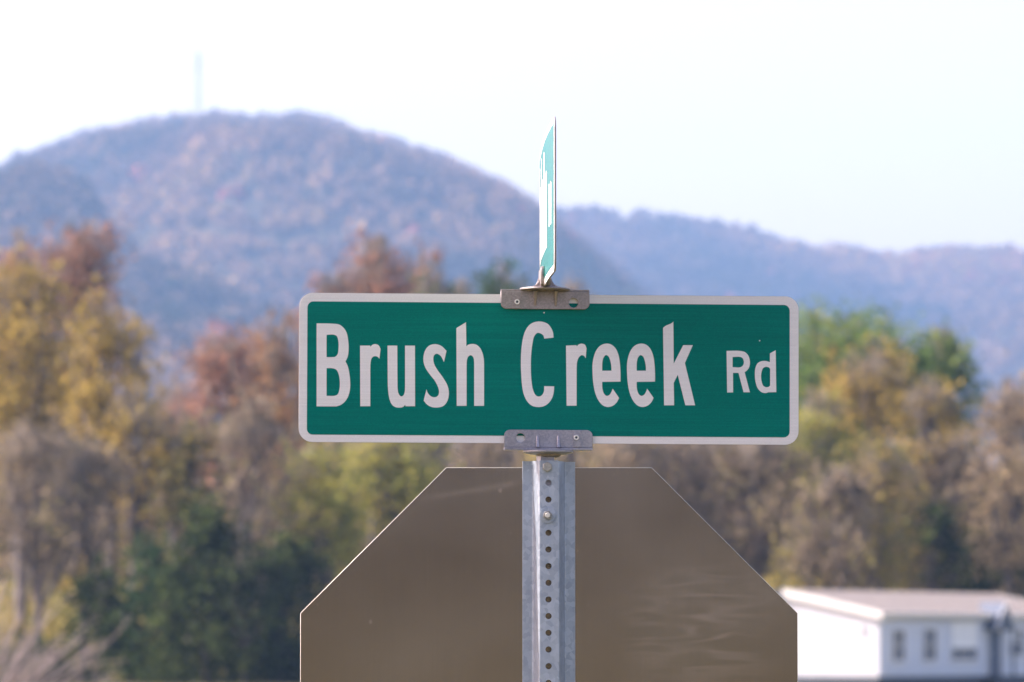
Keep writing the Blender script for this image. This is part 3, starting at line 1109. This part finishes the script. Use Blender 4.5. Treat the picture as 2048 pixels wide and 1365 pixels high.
def bright_edge(o):
    """Raw cut metal on every face of a sheet that is not one of its two broad sides."""
    o.data.materials.append(M_CUT)
    for p in o.data.polygons:
        if abs(p.normal.y) < 0.98:
            p.material_index = 1


def octagon():
    top = P(1098, 935.5, Y_FL + TH + 0.001)
    w = 0.762
    zc = top.z - w / 2
    y0 = Y_FL + TH + 0.0012
    t = thing("stop_sign", "brown grey metal back of an octagonal stop sign behind the post", "stop sign", (top.x, y0, zc - w / 2))
    r = w / 2 / math.cos(R(22.5))
    lp = []
    for i in range(8):
        a = R(22.5 + 45 * i)
        lp.append((r * math.cos(a), w / 2 + r * math.sin(a)))
    bright_edge(obj("panel", plate([lp], 0.0021, 0.0, 0.0005), M_ALU, t))
    r2 = (w / 2 - 0.0005) / math.cos(R(22.5))
    rim = [(r2 * math.cos(R(22.5 + 45 * i)), w / 2 + r2 * math.sin(R(22.5 + 45 * i))) for i in range(8)]
    obj("white_sheet", plate([rim], 0.0003, 0.00215), M_WHITE, t)
    r3 = (w / 2 - 0.019) / math.cos(R(22.5))
    face = [(r3 * math.cos(R(22.5 + 45 * i)), w / 2 + r3 * math.sin(R(22.5 + 45 * i))) for i in range(8)]
    obj("red_sheet", plate([face], 0.0003, 0.0025), M_RED, t)
    obj("bolt", plate([circle(0.0, w - 0.0735, 0.008, 6, 0.2)], 0.005, 0.0029, 0.0008), M_BOLT, t)


octagon()

# ------------------------------------------------------------------ the named blade
B_ROT = (0.0, ROLL, YAW)
c0 = P(1099, 738.5)
BLADE_W, BLADE_H = 0.768, 0.2286


def blade_frame():
    return Matrix.Translation(c0) @ (Matrix.Rotation(YAW, 4, 'Z') @ Matrix.Rotation(ROLL, 4, 'Y'))


BM = blade_frame()
BI = BM.inverted()
BN = (BM.to_3x3() @ Vector((0, -1, 0)))


def bl(X, Y):
    p = BI @ on_plane(X, Y, c0, BN)
    return (p.x, p.z)


Z1 = 3.9
LET1 = {  # traced at 3.9 x from (580, 560)
    "B": [[(207, 341, 1), (330, 343), (388, 352), (435, 400), (454, 480), (456, 560), (448, 605), (432, 637, 1), (450, 675), (465, 750), (469, 840), (455, 905), (430, 948), (395, 977), (360, 989, 1), (207, 988, 1)],
          [(285, 430, 1), (340, 429), (364, 440), (377, 480), (378, 540), (370, 582), (352, 601), (330, 604), (285, 604, 1)],
          [(285, 690, 1), (330, 691), (360, 702), (380, 740), (388, 800), (385, 855), (372, 893), (350, 905), (285, 906, 1)]],
    "r": [[(546, 514, 1), (625, 514, 1), (627, 524, 1), (642, 508), (665, 502), (690, 511), (706, 540, 1), (697, 616, 1), (680, 600), (655, 598), (637, 612), (628, 650), (626, 700, 1), (626, 987, 1), (548, 987, 1)]],
    "u": [[(760, 514, 1), (836, 514, 1), (838, 840, 1), (845, 885), (865, 910), (883, 903), (894, 875), (897, 835, 1), (897, 514, 1), (974, 514, 1), (975, 987, 1), (901, 987, 1), (898, 976, 1), (880, 993), (850, 998), (820, 993), (798, 978), (780, 945), (768, 890), (762, 820, 1)]],
    "s": [[(1220, 555, 1), (1200, 643, 1), (1190, 620), (1170, 590), (1143, 578), (1123, 590), (1117, 620), (1125, 660), (1150, 705), (1190, 760), (1225, 820), (1238, 870), (1236, 915), (1222, 955), (1195, 985), (1150, 997), (1105, 993), (1070, 975), (1042, 943, 1), (1064, 855, 1), (1075, 885), (1100, 910), (1130, 917), (1155, 903), (1162, 872), (1155, 840), (1130, 790), (1095, 745), (1060, 695), (1043, 650), (1040, 610), (1050, 560), (1075, 522), (1105, 506), (1140, 503), (1180, 517)]],
    "h": [[(1297, 378, 1), (1372, 332, 1), (1375, 520, 1), (1388, 508), (1418, 501), (1450, 506), (1480, 530), (1500, 570), (1511, 620), (1513, 670, 1), (1513, 984, 1), (1436, 984, 1), (1436, 650, 1), (1430, 607), (1410, 589), (1390, 600), (1380, 625), (1377, 670, 1), (1377, 984, 1), (1300, 984, 1)]],
    "C": [[(2055, 452, 1), (2050, 410), (2035, 375), (2010, 345), (1975, 330), (1935, 326), (1895, 335), (1860, 360), (1830, 410), (1812, 480), (1803, 560), (1800, 650), (1803, 740), (1810, 830), (1825, 900), (1850, 950), (1885, 982), (1930, 993), (1975, 988), (2010, 968), (2040, 930), (2055, 885), (2060, 832, 1), (1982, 830, 1), (1980, 870), (1965, 900), (1940, 911), (1915, 900), (1895, 860), (1882, 780), (1878, 680), (1880, 590), (1890, 500), (1905, 440), (1930, 415), (1955, 420), (1975, 435), (1983, 460, 1)]],
}
E_OUT = [(588, 795, 1), (445, 797, 1), (447, 850), (460, 890), (480, 906), (500, 900), (515, 880), (527, 850, 1), (577, 922, 1), (560, 955), (530, 982), (490, 993), (450, 980), (415, 940), (390, 880), (375, 800), (370, 720), (370, 660), (380, 600), (400, 550), (430, 515), (470, 499), (510, 503), (545, 530), (570, 580), (583, 650), (588, 730)]
E_IN = [(445, 710, 1), (447, 640), (457, 605), (475, 588), (495, 600), (508, 630), (516, 670), (518, 710, 1)]
sh = lambda lp, d: [(p[0] + d, p[1], *p[2:]) for p in lp]
LET2 = {  # traced at 3.9 x from (1090, 560)
    "r2": [[(163, 514, 1), (244, 511, 1), (247, 521, 1), (262, 505), (285, 499), (310, 507), (323, 535, 1), (317, 613, 1), (305, 596), (285, 589), (264, 605), (250, 640), (246, 690, 1), (246, 983, 1), (168, 983, 1)]],
    "e": [E_OUT, E_IN],
    "e2": [sh(E_OUT, 269), sh(E_IN, 269)],
    "k": [[(920, 376, 1), (940, 360), (985, 340), (1000, 327, 1), (1003, 655, 1), (1077, 511, 1), (1152, 511, 1), (1090, 650, 1), (1170, 980, 1), (1094, 980, 1), (1034, 742, 1), (1003, 805, 1), (1006, 980, 1), (928, 980, 1)]],
    "R": [[(1415, 555, 1), (1515, 555), (1558, 565), (1585, 593), (1597, 640), (1592, 680), (1577, 705), (1556, 722, 1), (1597, 878, 1), (1548, 878, 1), (1508, 727, 1), (1465, 727, 1), (1466, 879, 1), (1420, 880, 1)],
          [(1462, 603, 1), (1520, 602), (1540, 612), (1550, 640), (1545, 665), (1525, 682), (1462, 682, 1)]],
    "d": [[(1753, 575, 1), (1798, 550, 1), (1803, 877, 1), (1742, 878, 1), (1720, 884), (1690, 878), (1660, 850), (1642, 800), (1636, 740), (1640, 690), (1655, 655), (1680, 638), (1720, 634), (1753, 643, 1)],
          [(1755, 695, 1), (1742, 683), (1720, 680), (1700, 690), (1688, 720), (1684, 760), (1690, 800), (1700, 825), (1720, 838), (1742, 836), (1755, 826, 1)]],
}


def blade():
    t = thing("street_sign", "green road sign with white border reading Brush Creek Rd", "street sign", BM @ Vector((0, 0, -BLADE_H / 2)), B_ROT)
    dz = BLADE_H / 2
    hw, hh = BLADE_W / 2, BLADE_H / 2
    obj("panel", plate([round_rect(-hw, 0, hw, BLADE_H, 0.021)], 0.0022, -0.0011, 0.0003), M_CAST, t)
    e = 0.0003
    obj("white_sheet", plate([round_rect(-hw + e, e, hw - e, BLADE_H - e, 0.0207)], 0.0003, -0.0014), M_WHITE, t)
    gx0, gz1 = bl(615, 604.8)
    gx1, gz0 = bl(1579, 875)
    gz1 = bl(1097, 607)[1]
    gz0 = bl(1097, 872.5)[1]
    obj("green_film", plate([round_rect(gx0, gz0 + dz, gx1, gz1 + dz, 0.009)], 0.0003, -0.00175), M_GREEN, t)
    obj("green_film", plate([round_rect(gx0, gz0 + dz, gx1, gz1 + dz, 0.009)], 0.0003, 0.00155), M_GREEN, t)
    # far face: same sheeting, not lettered in view
    obj("white_sheet", plate([round_rect(-hw + e, e, hw - e, BLADE_H - e, 0.0207)], 0.0003, 0.0012), M_WHITE, t)
    for tab, org in ((LET1, (580, 560)), (LET2, (1090, 560))):
        for k, loops in tab.items():
            out = []
            for lp in loops:
                q = []
                for p in lp:
                    x, z = bl(org[0] + p[0] / Z1, org[1] + p[1] / Z1)
                    q.append((x, z + dz, *p[2:]))
                out.append(outline(q))
            obj("letter", plate(out, 0.0003, -0.0021), M_WHITE, t)
    # two tiny chips in the film
    for X, Y in ((1519, 682), (1088, 626)):
        x, z = bl(X, Y)
        obj("chip", plate([circle(x, z + dz, 0.0011, 7)], 0.0002, -0.0020), M_WHITE, t)
    return t


blade()


# ------------------------------------------------------------------ brackets
def clamp_walls(x0, x1, z0, z1, upside, gap, wall, hole_x, hole_z, hole_r):
    rr = (0, 0, 0.009, 0.009) if not upside else (0.009, 0.009, 0, 0)
    lp = [round_rect(x0, z0, x1, z1, rr)]
    front = plate(lp + [circle(hole_x, hole_z, hole_r, 26)], wall, -gap / 2 - wall, 0.0005)
    back = plate(lp, wall, gap / 2, 0.0005)
    return front, back


def rib_mesh(x, z_wide, z_tip, y_face, w, d):
    """Tapering cast rib: deep and wide at z_wide, running out at z_tip."""
    bm = bmesh.new()
    a = [bm.verts.new(v) for v in ((x - w, y_face, z_wide), (x + w, y_face, z_wide), (x + w * 0.6, y_face - d, z_wide), (x - w * 0.6, y_face - d, z_wide))]
    b = [bm.verts.new(v) for v in ((x - w * 0.55, y_face, z_tip), (x + w * 0.55, y_face, z_tip), (x + w * 0.3, y_face - d * 0.15, z_tip), (x - w * 0.3, y_face - d * 0.15, z_tip))]
    for i in range(4):
        bm.faces.new((a[i], a[(i + 1) % 4], b[(i + 1) % 4], b[i]))
    bm.faces.new(a)
    bm.faces.new(b)
    return mesh_bm(bm)


M_CUTRING = galvanised("bright_screw", (0.62, 0.61, 0.60), (0.80, 0.79, 0.77), 0.3, 600.0, 0.4)
GAP, WALL = 0.0046, 0.0040


def set_screw(parent, x, z, yf):
    s = obj("set_screw", plate([circle(x, z, 0.0040, 20), circle(x, z, 0.0021, 6)], 0.003, yf - 0.0024, 0.0004), M_CUTRING, parent)
    obj("socket", plate([circle(x, z, 0.0020, 6)], 0.0006, yf - 0.0004), M_SKIRT_SHADE, s)


def lower_bracket():
    t = thing("sign_bracket", "lower grey cast bracket in the post top, gripping the bottom edge of the green sign", "sign bracket",
              BM @ Vector((0, 0, -BLADE_H / 2)), B_ROT)
    dz = BLADE_H / 2
    q = lambda X, Y: (bl(X, Y)[0], bl(X, Y)[1] + dz)
    x0, zb = q(1008, 895)
    x1, _ = q(1184.5, 895)
    zt = q(1096, 860.5)[1]
    zb = q(1096, 895.5)[1]
    hx, hz = q(1040.3, 876.5)
    f, b = clamp_walls(x0, x1, zb, zt, False, GAP, WALL, hx, hz, 0.0069)
    yf = -GAP / 2 - WALL
    obj("clamp_plate", f, M_CAST_LOW, t)
    obj("clamp_plate", b, M_CAST_LOW, t)
    # floor of the slot, flange and disc
    obj("slot_floor", box(x0, x1, yf - 0.0012, -yf + 0.0012, zb - 0.0045, zb - 0.0003, 0.0008), M_CAST_LOW, t)
    xc = q(1096, 890)[0]
    obj("disc", lathe([(0.030, -0.0105), (0.0375, -0.0085), (0.0385, -0.0072), (0.0385, -0.0050), (0.034, -0.0046)], 48, (xc, 0, zb)), M_CAST_LOW, t)
    obj("collar", lathe([(0.0145, -0.0150), (0.018, -0.0135), (0.020, -0.0106)], 40, (xc + 0.001, 0, zb)), M_CAST, t)
    xs0, xs1 = q(1073.8, 910)[0], q(1107.8, 910)[0]
    prof = [(xs0, 0.008), (xs0, -0.004), (xs0 + 0.0052, -0.0125), (xs1 - 0.001, -0.0125), (xs1, -0.011), (xs1, 0.008)]
    zlow = zb - 0.075
    obj("stub", prism(prof, lambda p, k: (p[0], p[1], zlow if k == 0 else zb - 0.0135)), M_CAST_LOW, t)
    for X in (1074.8, 1116.2):
        obj("rib", rib_mesh(q(X, 880)[0], zb, q(X, 872.5)[1], yf + 0.0002, 0.0036, 0.006), M_CAST_LOW, t)
    px0, px1 = q(1145.5, 880)[0], q(1162.5, 880)[0]
    obj("boss", box(px0, px1, yf - 0.0014, yf + 0.0005, zb + 0.0004, zt - 0.0004, 0.0004), M_CAST_LOW, t)
    sx, sz = q(1151.7, 876)
    set_screw(t, sx, sz, yf - 0.0014)


lower_bracket()

# the crossing blade runs almost straight away from the camera
CY = R(1.23)
near = P(1110.5, 300, D - BLADE_W / 2)
far = P(1082.0, 300, D + BLADE_W / 2)
BOW = 0.0056                          # the blade is slightly bowed to the left
CX = (near.x + far.x) / 2
CTOP = P(1111, 231, D - BLADE_W / 2).z
CROT = math.atan2(near.x - far.x, BLADE_W)      # turn about z of the crossing blade
C_BASE = CTOP - BLADE_H


def upper_bracket():
    t = thing("sign_bracket", "upper grey cast cross bracket on top of the green sign, holding the edge-on sign", "sign bracket",
              BM @ Vector((0, 0, BLADE_H / 2)), B_ROT)
    dz = -BLADE_H / 2
    q = lambda X, Y: (bl(X, Y)[0], bl(X, Y)[1] + dz)
    x0, x1 = q(1001.3, 600)[0], q(1178.5, 600)[0]
    zt, zb = q(1090, 583.8)[1], q(1090, 619.2)[1]
    hx, hz = q(1146.4, 606.8)
    f, b = clamp_walls(x0, x1, zb, zt, True, GAP, WALL, hx, hz, 0.0072)
    yf = -GAP / 2 - WALL
    obj("clamp_plate", f, M_CAST, t)
    obj("clamp_plate", b, M_CAST, t)
    obj("slot_floor", box(x0 + 0.0003, x1 - 0.0003, yf + 0.0006, -yf - 0.0006, zt + 0.0002, zt + 0.0030, 0.0005), M_CAST, t)
    xc = q(1090, 580)[0]
    # the cross slot is set in this bracket's own frame but turned to the crossing blade
    zdisc = zt + 0.0032
    zbase = C_BASE - (BM @ Vector((0, 0, BLADE_H / 2))).z      # bottom of the crossing blade in this frame
    obj("disc", lathe([(0.034, 0.0), (0.0385, 0.0005), (0.0390, 0.0018), (0.0385, 0.0030), (0.030, 0.0042), (0.016, 0.0052)], 48, (xc, 0, zdisc - 0.0012)), M_CAST, t)
    # neck up to the slot
    lx = (CX - BOW - c0.x)
    zs = max(zdisc + 0.0045, zbase)
    obj("neck", box(lx - 0.0085, lx + 0.0085, -0.030, 0.030, zdisc + 0.002, zs - 0.0002, 0.001), M_CAST, t)
    rot = Matrix.Translation((lx, 0, 0)) @ Matrix.Rotation(CROT - YAW + math.pi / 2, 4, 'Z')
    L = 0.068
    for off, wl in ((GAP / 2 + 0.0052, 0.0052), (-GAP / 2, 0.0048)):
        me = plate([round_rect(-L, zs, L, zs + 0.028, (0, 0, 0.012, 0.012))], wl, -off, 0.0005)
        me.transform(rot)
        obj("clamp_plate", me, M_CAST, t)
    # concave gussets left and right of the neck
    for s in (-1, 1):
        pts = [(lx + s * 0.0070, zdisc + 0.003), (lx + s * 0.0235, zdisc + 0.003)]
        for k in range(1, 8):
            a = k / 8.0
            pts.append((lx + s * (0.0235 - 0.0155 * math.sin(a * math.pi / 2)), zdisc + 0.003 + 0.0185 * (1 - math.cos(a * math.pi / 2))))
        pts.append((lx + s * 0.0070, zdisc + 0.0215))
        for yy in (-0.022, 0.018):
            obj("gusset", plate([pts], 0.004, yy, 0.0005), M_CAST, t)
    for X in (1069.5, 1111.0):
        obj("rib", rib_mesh(q(X, 600)[0], zt - 0.0002, q(X, 612)[1], yf + 0.0002, 0.0036, 0.010), M_CAST, t)
    p0, p1 = q(1024, 600)[0], q(1041, 600)[0]
    obj("boss", box(p0, p1, yf - 0.0014, yf + 0.0005, zb + 0.0004, zt - 0.0004, 0.0004), M_CAST, t)
    sx, sz = q(1033.5, 604.8)
    set_screw(t, sx, sz, yf - 0.0014)


upper_bracket()


def cross_blade():
    t = thing("street_sign", "second green road sign seen edge-on, upright above the middle of the first", "street sign",
              (CX, D, C_BASE), (0, 0, CROT + math.pi / 2 + math.pi))
    # local +x runs along the blade to the near end; the lettered face seen from the left is local -y
    hw = BLADE_W / 2
    obj("panel", plate([round_rect(-hw, 0, hw, BLADE_H, 0.021)], 0.0022, -0.0011, 0.0003), M_CAST, t)
    e = 0.0003
    obj("white_sheet", plate([round_rect(-hw + e, e, hw - e, BLADE_H - e, 0.0207)], 0.0003, -0.0014), M_WHITE, t)
    obj("white_sheet", plate([round_rect(-hw + e, e, hw - e, BLADE_H - e, 0.0207)], 0.0003, 0.0012), M_WHITE, t)
    bd = 0.010
    obj("green_film", plate([round_rect(-hw + bd, bd, hw - bd, BLADE_H - bd, 0.009)], 0.0003, 0.00155), M_GREEN, t)
    obj("green_film", plate([round_rect(-hw + bd, bd, hw - bd, BLADE_H - bd, 0.009)], 0.0003, -0.00175), M_GREEN, t)
    # upright strokes of lettering too foreshortened to read
    bars = [(-0.345, 0.050, 0.205), (-0.285, 0.050, 0.168), (-0.235, 0.050, 0.205), (-0.19, 0.050, 0.168), (-0.145, 0.050, 0.168), (-0.085, 0.050, 0.208),
            (-0.035, 0.050, 0.168), (0.010, 0.050, 0.168), (0.060, 0.050, 0.205), (0.110, 0.050, 0.168), (0.155, 0.050, 0.168), (0.255, 0.075, 0.140), (0.30, 0.075, 0.140)]
    for x, z0, z1 in bars:
        obj("letter", plate([[(x - 0.012, z0), (x + 0.012, z0), (x + 0.012, z1 - 0.004), (x - 0.012, z1)]], 0.0003, -0.0021), M_WHITE, t)
    return t


cb = cross_blade()
for ch in cb.children:                # bend plate, film and letters along one shallow curve
    bm = bmesh.new()
    bm.from_mesh(ch.data)
    for k in range(-15, 16):
        bmesh.ops.bisect_plane(bm, geom=bm.verts[:] + bm.edges[:] + bm.faces[:], plane_co=(k * 0.025, 0, 0), plane_no=(1, 0, 0))
    for v in bm.verts:
        v.co.y -= BOW * (1 - (v.co.x / (BLADE_W / 2)) ** 2)
    bm.to_mesh(ch.data)
    bm.free()

# ================================================================== air
HAZE_DENSITY, HAZE_COLOR = 0.000125, (0.34, 0.57, 1.0)
ztop = P(397, 100, DA).z + 40
hz = box(-3060, 3060, -1560, 5700, -1.9, ztop)
mh = bpy.data.materials.new("haze_air")
mh.use_nodes = True
hn = mh.node_tree.nodes
hn.clear()
ho = hn.new("ShaderNodeOutputMaterial")
hv = hn.new("ShaderNodeVolumePrincipled")
hv.inputs["Color"].default_value = (*HAZE_COLOR, 1)
hv.inputs["Density"].default_value = HAZE_DENSITY
hv.inputs["Anisotropy"].default_value = 0.2
mh.node_tree.links.new(hv.outputs[0], ho.inputs["Volume"])
obj("haze", hz, mh, kind="stuff")
